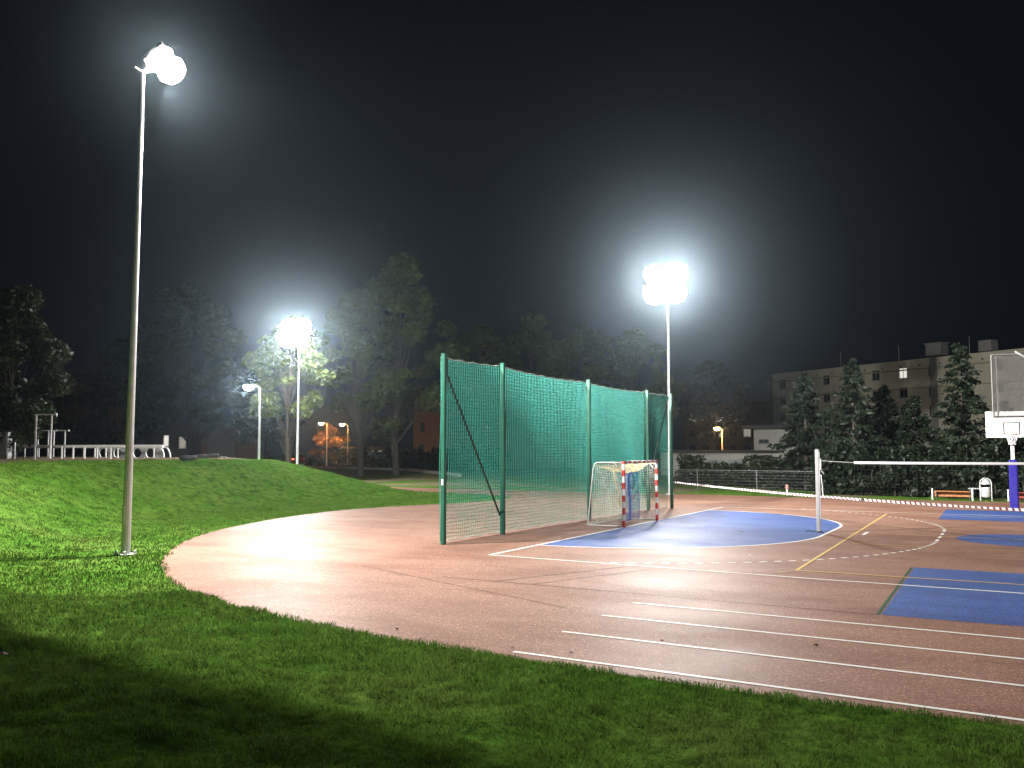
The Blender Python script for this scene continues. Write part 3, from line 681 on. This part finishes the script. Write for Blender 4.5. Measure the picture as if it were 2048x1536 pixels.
for name, lab, u, d, vtop, rpx, vbase, mat, n, leaf, sq in (
    ('linden_tree', 'tallest broad tree right of the mound floodlight, its crown top bare against the sky', 795, 84, 530, 118, 862, 'leaf', 7000, .34, 1.),
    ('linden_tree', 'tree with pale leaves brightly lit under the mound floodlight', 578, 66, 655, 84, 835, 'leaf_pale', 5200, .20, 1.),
    ('linden_tree', 'dark drooping tree between the lit tree and the tallest tree', 712, 80, 590, 84, 828, 'leaf', 6000, .30, 1.),
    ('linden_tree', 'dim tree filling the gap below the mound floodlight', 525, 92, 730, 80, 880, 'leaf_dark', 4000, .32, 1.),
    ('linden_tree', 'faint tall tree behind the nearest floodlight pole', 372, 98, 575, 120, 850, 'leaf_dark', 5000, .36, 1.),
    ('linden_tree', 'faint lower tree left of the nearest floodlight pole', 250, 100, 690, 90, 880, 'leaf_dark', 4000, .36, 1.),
    ('linden_tree', 'veiled tree just left of the ball stop net top', 955, 96, 650, 78, 850, 'leaf', 4500, .34, 1.),
    ('linden_tree', 'veiled tree rising behind the second post of the ball stop net', 1065, 100, 640, 80, 860, 'leaf', 4500, .34, 1.),
    ('linden_tree', 'veiled tree rising behind the middle post of the ball stop net', 1170, 98, 655, 85, 860, 'leaf', 4500, .34, 1.),
    ('linden_tree', 'veiled tree left of the brightest floodlight pole', 1275, 102, 665, 80, 870, 'leaf', 4500, .34, 1.),
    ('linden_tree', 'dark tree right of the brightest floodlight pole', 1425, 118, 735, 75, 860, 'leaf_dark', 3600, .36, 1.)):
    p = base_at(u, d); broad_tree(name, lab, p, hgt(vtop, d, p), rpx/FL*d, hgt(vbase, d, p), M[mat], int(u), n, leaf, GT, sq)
p = base_at(656, 121); broad_tree('street_tree', 'small round tree glowing orange under the street lamps', p, hgt(856, 121, p), 2.4, 1.0, M['leaf_lamplit'], 5, 2600, .2, None, 1., (0, 0), 22)
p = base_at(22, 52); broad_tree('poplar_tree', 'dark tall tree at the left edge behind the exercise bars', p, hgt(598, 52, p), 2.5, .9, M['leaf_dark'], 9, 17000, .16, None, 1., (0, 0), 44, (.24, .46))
for u, d, vt, br, lab in ((1612, 54, 742, 2.5, 'leftmost dark spruce in front of the apartment building'), (1708, 52, 715, 2.7, 'spruce with a bare leader below the lit apartment window'), (1768, 55, 768, 2.5, 'lower bushy spruce between the chimney and the bare leader'),
                      (1828, 53, 790, 2.5, 'short spruce in front of the building corner pipe'), (1925, 51, 683, 2.9, 'tallest spruce left of the near backboard'), (2010, 54, 800, 2.6, 'spruce behind the far white backboard'), (2095, 53, 740, 2.1, 'spruce beyond the right edge behind the far hoop')):
    p = base_at(u, d); spruce(lab, p, hgt(vt, d, p), br, int(u), 6200, 'spruces in front of the apartment building')
def hedge(label, pts, h, wd, n, mat, seed, leaf=.11):
    r = np.random.default_rng(seed); T = thing('hedge', label, 'hedge', (pts[0][0], pts[0][1], 0)); C = []; S = []; st = MB()
    for (a, b_), (c, d) in zip(pts[:-1], pts[1:]):
        L = math.hypot(c-a, d-b_)
        for k in range(int(L/.55)):
            t_ = (k+.5)/int(L/.55); x, y = a+(c-a)*t_-pts[0][0], b_+(d-b_)*t_-pts[0][1]; hh = h*(.7+.5*r.random()); z = gz(x+pts[0][0], y+pts[0][1])
            st.tube([(x, y, z-.1), (x+r.normal()*.1, y+r.normal()*.1, z+hh*.8)], [.03, .01], 5)
            for q in np.arange(.2, hh, .5): C.append((x+r.normal()*.15, y+r.normal()*wd*.3, z+q)); S.append(.34+.22*r.random())
    st.build('stems', M['bark'], T); rawmesh('foliage', leaves(C, S, n, leaf, seed, .8), 4, mat, T)
hedge('dark evergreen hedge behind the benches and litter bin', [(1.8, 22.6), (8, 22.3), (14, 22.4), (22, 22.6)], 2.6, 1.2, 26000, M['needle'], 3, .13)
hedge('low shrubs along the grass edge between the net and the hedge', [(-9, 31.5), (-2, 29.5), (2.5, 27)], 1.5, 1.0, 9000, M['leaf_dark'], 4, .13)
hedge('dark hedge below the trunks beyond the pale kerb wall', [(-72, 68), (-50, 60), (-34, 52)], 2.2, 1.4, 14000, M['leaf_dark'], 6, .22)

# ------------------------------------------------------------------ buildings
def block(name, label, cat, A, B, depth, h, wall, rows, cols, win=(1.3, 1.4), z0=1.4, fl=2.8, lit={}, roofh=.5, skip=(), band=None, frame='galv_dark', wallcols=None, parapet=.12):
    """flat roofed block: front wall from A to B (A on the left seen from the court), windows set into the facade"""
    A = Vector((A[0], A[1], 0)); B = Vector((B[0], B[1], 0)); L = (B-A).length; ang = math.atan2(B.y-A.y, B.x-A.x)
    T = thing(name, label, cat, ((A+B)/2), ang)
    MB().box((0, depth/2, h/2-.2), (L, depth, h+.4)).build('wall', wall, T)
    MB().box((0, depth/2, h+roofh/2), (L+2*parapet, depth+2*parapet, roofh)).build('roof', M['roof'] if band is None else band, T)
    for i in range(rows):
        for j in range(cols):
            if (i, j) in skip: continue
            x = -L/2+L*(j+.5)/cols; z = z0+i*fl+win[1]/2; k = lit.get((i, j))
            f = MB()
            for c, d in (((x-win[0]/2, z), (.09, win[1]+.09)), ((x+win[0]/2, z), (.09, win[1]+.09)), ((x, z), (.07, win[1])), ((x, z+win[1]/2), (win[0]-.09, .09)), ((x, z-win[1]/2), (win[0]-.09, .09))):
                f.box((c[0], -.035, c[1]), (d[0], .07, d[1]))
            f.box((x, -.09, z-win[1]/2-.08), (win[0]+.2, .18, .06))
            w_ = f.build('window', M['white_steel' if k else frame], T)
            MB().box((x, -.012, z), (win[0], .02, win[1])).build('pane', M[k] if k else M['glass_dark'], w_)
    return T
a = at(1546, 800, 150); b = at(2110, 800, 107)
T = block('apartment_building', 'long cream apartment building behind the spruces with one bright window', 'apartment building', a, b, 12, 14.2, M['plaster_cream'], 5, 10, lit={(4, 5): 'win_white'}, roofh=.35, z0=1.3, fl=2.7, band=M['plaster_cream'], frame='panel_grey', parapet=.06)
L = (Vector(b[:2])-Vector(a[:2])).length
m = MB(); m.box((-L/2-1.0, 5, 6.8), (2.0, 9, 13.6)); m.build('side_wing', M['plaster_grey'], T)
m = MB(); m.box((L*.155, -.16, 7.2), (.9, .3, 14.6)); m.build('chimney_shaft', M['plaster_grey'], T)
m = MB(); m.bbox((L*.155, .6, 15.6), (2.4, 1.5, 1.6), .05); m.bbox((L*.155, .6, 16.45), (2.7, 1.8, .12), .03); m.build('chimney', M['plaster_grey'], T)
m = MB(); m.bbox((L*.31, .9, 15.4), (1.8, 1.4, 1.4), .05); m.build('chimney', M['plaster_grey'], T)
for fx in (-.25, -.02, .22, .40): MB().tube([(L*fx, 3, 14.5), (L*fx, 3, 17.2)], .04, 6).build('antenna', M['galv'], T)
m = MB(); m.box((0, -.05, 13.2), (L-.1, .1, .18)); m.box((0, -.045, 10.6), (L-.1, .09, .14)); m.build('cornice', M['plaster_yellow'], T)
m = MB()
for k in range(15):
    m.lathe([(.0, -.03), (.14, -.03)], (-L/2+L*(k+.1)/15, -.01, 13.7), 8, 'Y')
m.build('vent_hole', M['black'], T)
a = at(1372, 900, 172); b = at(1538, 900, 165)
block('apartment_block', 'dark apartment block with a few lit windows above the orange street lamp', 'apartment building', a, b, 12, 10.4, M['plaster_dark'], 3, 6, lit={(2, 0): 'win_dim', (2, 1): 'win_dim', (2, 2): 'win_white', (1, 2): 'win_dim', (2, 3): 'win_dim', (1, 4): 'win_dim'}, z0=1.6, fl=2.9)
a = at(120, 900, 118); b = at(262, 900, 124)
block('apartment_block', 'dim brown apartment block behind the tree at the left edge', 'apartment building', a, b, 12, 11.6, M['plaster_dark'], 3, 5, z0=1.6, fl=3.2)
a = at(826, 900, 128); b = at(1000, 900, 108)
block('apartment_block', 'grey block half hidden by trunks left of the ball stop net', 'apartment building', a, b, 12, 10.2, M['plaster_dark'], 3, 4, z0=1.6, fl=3.)
# gabled house on the left
def house(label, u0, u1, d, he, hr, wall, wins=(), dep=8):
    a = at(u0, 895, d); b = at(u1, 895, d); A = Vector((a[0], a[1], 0)); B = Vector((b[0], b[1], 0)); L = (B-A).length
    T = thing('house', label, 'house', (A+B)/2, math.atan2(B.y-A.y, B.x-A.x))
    MB().add([(-L/2, 0, -.3), (L/2, 0, -.3), (L/2, 0, he), (0, 0, hr), (-L/2, 0, he), (-L/2, dep, -.3), (L/2, dep, -.3), (L/2, dep, he), (0, dep, hr), (-L/2, dep, he)],
             [(0, 1, 2, 3, 4), (9, 8, 7, 6, 5), (1, 6, 7, 2), (5, 0, 4, 9)]).build('wall', wall, T)
    r = MB()
    for s in (-1, 1):
        o_ = .3; k = (hr-he)/(L/2)
        r.add([(0, -o_, hr+.02), (s*(L/2+o_), -o_, he-k*o_+.02), (s*(L/2+o_), dep+o_, he-k*o_+.02), (0, dep+o_, hr+.02), (0, -o_, hr+.16), (s*(L/2+o_), -o_, he-k*o_+.16), (s*(L/2+o_), dep+o_, he-k*o_+.16), (0, dep+o_, hr+.16)],
              [(0, 1, 2, 3), (7, 6, 5, 4), (0, 4, 5, 1), (1, 5, 6, 2), (2, 6, 7, 3)])
    r.build('roof', M['roof'], T)
    for x, z, w_, h_, k in wins:
        f = MB(); f.box((x, -.03, z), (w_+.16, .06, h_+.16)); w = f.build('window', M['white_steel'], T); MB().box((x, -.065, z), (w_, .02, h_)).build('pane', M[k], w)
    return T
house('dim gabled house right of the tyres with a plain brown wall', 412, 470, 98, 3.2, 4.6, M['plaster_dark'])
house('dark house with two lit windows beyond the end of the white railing', 292, 402, 112, 3.6, 5.4, M['plaster_dark'], [(-.9, 3.35, .55, 1.25, 'win_white'), (1.1, 3.1, .75, 1.3, 'win_dim')])
# garages and houses right of the net
a = at(1344, 900, 78); b = at(1560, 900, 78); A = Vector((a[0], a[1], 0)); B = Vector((b[0], b[1], 0)); L = (B-A).length
T = thing('garage_row', 'low flat roofed row of pale garages right of the ball stop net', 'garages', (A+B)/2, math.atan2(B.y-A.y, B.x-A.x))
MB().box((0, 3, .95), (L, 6, 2.3)).build('wall', M['plaster_white'], T); MB().box((0, 2.9, 2.19), (L+.4, 6.6, .18)).build('roof', M['roof'], T)
MB().bbox((-L/2+1.75, -.15, .75), (.75, .3, 2.5), .03).build('pillar', M['plaster_white'], T)
for k in range(3):
    dr = MB().bbox((-L/2+3.6+k*1.85, -.04, .62), (1.55, .08, 1.75), .01).build('garage_door', M['panel_grey'], T)
    MB().bbox((-L/2+3.6+k*1.85, -.10, .7), (.2, .03, .04), .006).build('handle', M['galv_dark'], dr)
f = MB().box((L/2-1.6, -.03, 1.62), (1.5, .06, .5)).build('window', M['galv_dark'], T); MB().box((L/2-1.6, -.065, 1.62), (1.36, .02, .38)).build('pane', M['glass_dark'], f)
a = at(1508, 900, 92); b = at(1590, 900, 90)
T = block('outbuilding', 'small pale two storey outbuilding at the left end of the spruces', 'building', a, b, 7, 4.4, M['plaster_white'], 1, 2, (.9, .3), 3.0, lit={}, roofh=.35, parapet=.9)
a = at(690, 900, 120); b = at(780, 900, 118)
A = Vector((a[0], a[1], 0)); B = Vector((b[0], b[1], 0)); L = (B-A).length
T = thing('kiosk', 'low dark shop with a dimly lit strip of windows among the trunks', 'shop', (A+B)/2, math.atan2(B.y-A.y, B.x-A.x))
MB().box((0, 2.5, 1.1), (L, 5, 2.6)).build('wall', M['plaster_dark'], T); MB().box((0, 2.3, 2.5), (L+.5, 5.8, .2)).build('roof', M['roof'], T)
f = MB()
for k in range(7): f.box((-L/2+L*k/6*.98+.05, -.04, 1.86), (.07, .08, .75))
f = f.build('window', M['galv_dark'], T); MB().box((.4, -.012, 1.86), (L-1.3, .02, .62)).build('pane', M['shop_lit'], f)
m = MB(); m.bbox((-.2, -.12, .98), (.42, .16, .3), .04); m.build('wall_lamp', M['shop_spot'], T)
# low pale kerb wall and road behind the trees
P = [(-66, 58.5), (-46.2, 52.4), (-35.3, 42.3), (-31, 38.5)]
m = MB()
for (x0, y0), (x1, y1) in zip(P[:-1], P[1:]):
    d = Vector((x1-x0, y1-y0, 0)); n_ = int(d.length/2.0)
    for k in range(n_): m.bbox((x0+d.x*(k+.5)/n_, y0+d.y*(k+.5)/n_, .10), (d.length/n_-.03, .3, .36), .03, math.atan2(d.y, d.x))
tag(m.build('kerb_wall', M['concrete']), 'low pale concrete kerb wall under the trees left of the net', 'low wall')
m = MB(); m.poly([(-160, 84), (-70, 66), (-46, 57), (-33, 47), (-29, 49.5), (-44, 62), (-70, 72), (-160, 90)], .035); kind(m.build('road', M['asphalt']))
# wire mesh fence along the far side of the track
T = thing('mesh_fence', 'thin dark wire mesh fence beyond the far side of the track', 'fence')
fp = [(-9, 24.1), (-2, 23.9), (1.2, 23.8)]
for (x0, y0), (x1, y1) in zip(fp[:-1], fp[1:]):
    n_ = int(math.hypot(x1-x0, y1-y0)/2.5)
    for k in range(n_):
        x, y = x0+(x1-x0)*k/n_, y0+(y1-y0)*k/n_; MB().box((x, y, .58), (.05, .05, 1.3)).build('post', M['galv_dark'], T)
m = MB()
for z in (.08, .25, .42, .59, .76, .93, 1.1, 1.2): m.tube([(x, y, z) for x, y in fp], .007 if z < 1.15 else .02, 4, False)
for (x0, y0), (x1, y1) in zip(fp[:-1], fp[1:]):
    n_ = int(math.hypot(x1-x0, y1-y0)/.15)
    for k in range(n_): x, y = x0+(x1-x0)*k/n_, y0+(y1-y0)*k/n_; m.tube([(x, y, .05), (x, y, 1.2)], .004, 3, False)
m.build('mesh_panel', M['galv_dark'], T)
# parked car with its tail lamp on
p = at(597, 905, 122)
T = thing('parked_car', 'dark car with one red tail lamp glowing beyond the mound', 'car', (p[0], p[1], 0), math.atan2(_R[1], _R[0]))
prof = [(-.02, .35), (-.05, .75), (.1, 1.05), (.35, 1.62), (1.9, 1.66), (2.75, 1.1), (4.1, .95), (4.2, .4)]
m = MB(); n = len(prof); ins = lambda z: .9 if z < 1.1 else .72
m.add([(-ins(z), y, z) for y, z in prof]+[(ins(z), y, z) for y, z in prof], [tuple(range(n)), tuple(range(2*n-1, n-1, -1))]+[(i, n+i, n+(i+1) % n, (i+1) % n) for i in range(n)]); body = m.build('body', M['carpaint'], T)
m = MB(); m.add([(-.6, .10, 1.10), (.6, .10, 1.10), (.58, .32, 1.57), (-.58, .32, 1.57)], [(0, 1, 2, 3)]); m.build('rear_window', M['glass_dark'], T)
for s in (-1, 1):
    MB().bbox((s*.72, -.03, .98), (.26, .08, .16), .02).build('tail_lamp', M['tail'] if s < 0 else M['red_steel'], T)
    for y in (.8, 3.3):
        w_ = MB().lathe([(.0, -.1), (.2, -.1), (.3, -.09), (.32, 0), (.3, .09), (0, .1)], (s*.82, y, .32), 16, 'X').build('wheel', M['tyre'], T)

# ------------------------------------------------------------------ plateau playground at left
def onp(u, d):
    p = at(u, 900, d); return Vector((p[0], p[1], gz(p[0], p[1])))
T = thing('railing', 'long white tubular railing on two rows of short posts', 'railing', onp(40, 56)); o0 = T.location.copy()
e0, e1 = onp(40, 56)-o0, onp(326, 52)-o0; zt = 2.52+2/FL*54-o0.z
m = MB(); m.tube([(e0.x, e0.y, zt), (e1.x, e1.y, zt)], .095, 10); m.build('top_rail', M['white_steel'], T)
for u in (50, 78, 100, 146, 168, 190, 212, 236, 308):
    for du, dd in ((0, 55.0),):
        q = onp(u, 56-4*(u-40)/286)-o0; MB().tube([(q.x, q.y, q.z-.1), (q.x, q.y, zt)], .04, 8).build('post', M['white_steel'], T)
dirv = (e1-e0).normalized(); nrm = Vector((dirv.y, -dirv.x, 0))
for u in (124, 147, 170, 195, 222):
    q = onp(u, 49.5-2.*(u-40)/286)-o0; MB().tube([(q.x, q.y, q.z-.1), (q.x, q.y, zt-.02)], .04, 8).build('front_post', M['white_steel'], T)
q0, q1 = onp(110, 49.5)-o0, onp(250, 47.8)-o0; MB().tube([(q0.x, q0.y, zt), (q1.x, q1.y, zt)], .05, 8).build('front_rail', M['white_steel'], T)
# half round play tunnel with holes
a, b = onp(192, 55.5), onp(316, 53.5); T = thing('play_tunnel', 'grey play tunnel wall with round holes and a curved end', 'play tunnel', a, math.atan2(b.y-a.y, b.x-a.x)); L = (b-a).length
import bmesh
def holed(L, h, holes, th):
    m = MB(); n = 20; xs_ = [0]+[x for c, r in holes for x in (c-r*1.25, c+r*1.25)]+[L]
    for i in range(0, len(xs_), 2):
        m.box(((xs_[i]+xs_[i+1])/2, 0, h/2), (xs_[i+1]-xs_[i], th, h))
    for c, r in holes:
        R = r*1.25; ring = []; sq = []
        for k in range(n):
            t_ = 6.28318*k/n; ring.append((c+r*math.cos(t_), r*math.sin(t_)*.9+h*.45)); q = max(abs(math.cos(t_)), abs(math.sin(t_)))
            x, z = math.cos(t_)/q, math.sin(t_)/q; sq.append((c+R*x, h/2+z*h/2))
        for y, f in ((-th/2, 1), (th/2, -1)):
            vs = [(x, y, z) for x, z in ring]+[(x, y, z) for x, z in sq]
            m.add(vs, [(k, (k+1) % n, n+(k+1) % n, n+k)[::f] for k in range(n)])
        m.add([(x, -th/2, z) for x, z in ring]+[(x, th/2, z) for x, z in ring], [(k, n+k, n+(k+1) % n, (k+1) % n) for k in range(n)])
    return m
hh = 2.52+1/FL*54-a.z
holed(L, hh, [(L*.12, .30), (L*.36, .30), (L*.68, .32), (L*.88, .32)], .08).build('holed_wall', M['panel_grey'], T)
m = MB()
for s in (0, 1):
    pts = [(L, s*.5, hh)]+[(L+hh*.75*math.sin(t_), s*.5, hh*math.cos(t_)) for t_ in (.3, .6, .9, 1.2, 1.5)]; m.tube(pts, .04, 8)
m.build('end_arch', M['white_steel'], T)
m = MB(); pts = [(L, hh)]+[(L+hh*.72*math.sin(t_), hh*math.cos(t_)) for t_ in (.3, .6, .9, 1.2, 1.5)]
m.add([(x, .03, z) for x, z in pts]+[(L, .03, 0)]+[(x, .09, z) for x, z in pts]+[(L, .09, 0)], [tuple(range(7)), tuple(range(13, 6, -1))]+[(k, 7+k, 7+(k+1) % 7, (k+1) % 7) for k in range(7)]); m.build('end_panel', M['panel_grey'], T)
# exercise bars
def bars(label, us, d, vtop, over, rear=2.0):
    a = onp(us[0], d); T = thing('exercise_bars', label, 'exercise bars', a, 0, 'steel exercise bars'); zt = 2.52+(895-vtop)/FL*d-a.z
    P = [onp(u, d)-a for u in us]
    for q in P: MB().tube([(q.x, q.y, q.z-.1), (q.x, q.y, zt)], .05, 10).build('post', M['white_steel'], T)
    dv = (P[-1]-P[0]).normalized() if len(P) > 1 else Vector((1, 0, 0))
    m = MB(); m.tube([P[0]+Vector((0, 0, zt-P[0].z))-dv*over*.2, Vector((P[-1].x, P[-1].y, zt))+dv*over], .032, 8)
    m.lathe([(.06, -.06), (.06, .06)], tuple(Vector((P[-1].x, P[-1].y, zt))+dv*over), 8); m.build('bar', M['white_steel'], T); return T
bars('tall pull up bar on two white posts', (70, 101), 47, 829, .22)
bars('lower pair of parallel bars behind the tall pull up bar', (75, 96), 58, 861, .5)
bars('lower exercise bar with round end caps right of the tall one', (107, 129), 57.5, 861, .22)
p = onp(29.5, 48); T = thing('bollard', 'single thin white post left of the exercise bars', 'post', p); MB().tube([(0, 0, -.1), (0, 0, .82)], .04, 8).build('stem', M['white_steel'], T); MB().lathe([(.045, .82), (.03, .86), (0, .87)], (0, 0, 0), 10).build('cap', M['galv'], T)
p = onp(7, 50); T = thing('utility_cabinet', 'grey cabinet at the left edge of the playground', 'cabinet', p, .4)
MB().bbox((0, 0, .75), (.75, .4, 1.35), .02).build('body', M['panel_grey'], T); MB().bbox((0, 0, .04), (.7, .36, .14), .01).build('plinth', M['concrete'], T); MB().bbox((0, -.21, .75), (.66, .03, 1.2), .01).build('door', M['panel_grey'], T); MB().tube([(-.42, -.1, -.1), (-.42, -.1, 1.95)], .04, 8).build('side_post', M['white_steel'], T)
for i, (u, d, r, lab) in enumerate(((377, 45, .42, 'largest of the black tyres, leftmost in the row on the mound'), (405, 48.5, .33, 'second black tyre from the left on the mound'), (426, 51, .33, 'third black tyre from the left on the mound'), (444, 53.5, .33, 'rightmost black tyre of the row on the mound'))):
    p = onp(u, d); m = MB(); m.lathe([(r*.55, .03), (r*.6, 0), (r*.9, .0), (r, .05), (r, .15), (r*.9, .21), (r*.6, .22), (r*.55, .18), (r*.5, .1), (r*.55, .03)], (0, 0, 0), 26)
    o = m.build('tyre', M['tyre'], None, True, (p.x, p.y, p.z+.0)); tag(o, lab, 'tyre', 'black tyres on the mound')

# ------------------------------------------------------------------ damp night air
me = bpy.data.meshes.new('haze'); b = MB().box((0, 0, 12.2), (700, 700, 26.4)); me.from_pydata(b.v, [], b.f); me.update()
hz_o = bpy.data.objects.new('haze', me); COL.objects.link(hz_o); kind(hz_o, 'stuff')
mt = bpy.data.materials.new('damp_air'); mt.use_nodes = True; nt = mt.node_tree; nt.nodes.remove(nt.nodes['Principled BSDF'])
pv = nt.nodes.new('ShaderNodeVolumePrincipled'); pv.inputs['Color'].default_value = (.66, .86, 1., 1); pv.inputs['Density'].default_value = .0005; pv.inputs['Anisotropy'].default_value = .93
nt.links.new(pv.outputs[0], nt.nodes['Material Output'].inputs['Volume']); me.materials.append(mt)

# ------------------------------------------------------------------ night sky
wd = bpy.data.worlds.new('World'); SC.world = wd; wd.use_nodes = True
bg = wd.node_tree.nodes['Background']; bg.inputs['Color'].default_value = (.55, .6, 1., 1); bg.inputs['Strength'].default_value = .0045

# ------------------------------------------------------------------ camera and render settings
cd = bpy.data.cameras.new('camera'); cam = bpy.data.objects.new('camera', cd); COL.objects.link(cam)
cd.sensor_width = 36; cd.lens = FL/2048*36; cd.clip_end = 2000; cd.clip_start = .05
cam.location = CAM; cam.rotation_euler = (math.pi/2+PITCH, 0, YAW); SC.camera = cam
SC.view_settings.view_transform = 'Standard'; SC.view_settings.look = 'None'; SC.view_settings.gamma = 1; SC.view_settings.exposure = 0.0; SC.view_settings.use_curve_mapping = False
SC.render.engine = 'CYCLES'; cy = SC.cycles
cy.use_denoising = True; cy.max_bounces = 5; cy.diffuse_bounces = 2; cy.glossy_bounces = 2; cy.transmission_bounces = 2; cy.transparent_max_bounces = 8; cy.volume_bounces = 0
cy.sample_clamp_indirect = 3; cy.caustics_reflective = False; cy.caustics_refractive = False; cy.use_light_tree = True
try: cy.denoiser = 'OPENIMAGEDENOISE'; cy.denoising_input_passes = 'RGB_ALBEDO_NORMAL'
except Exception: pass
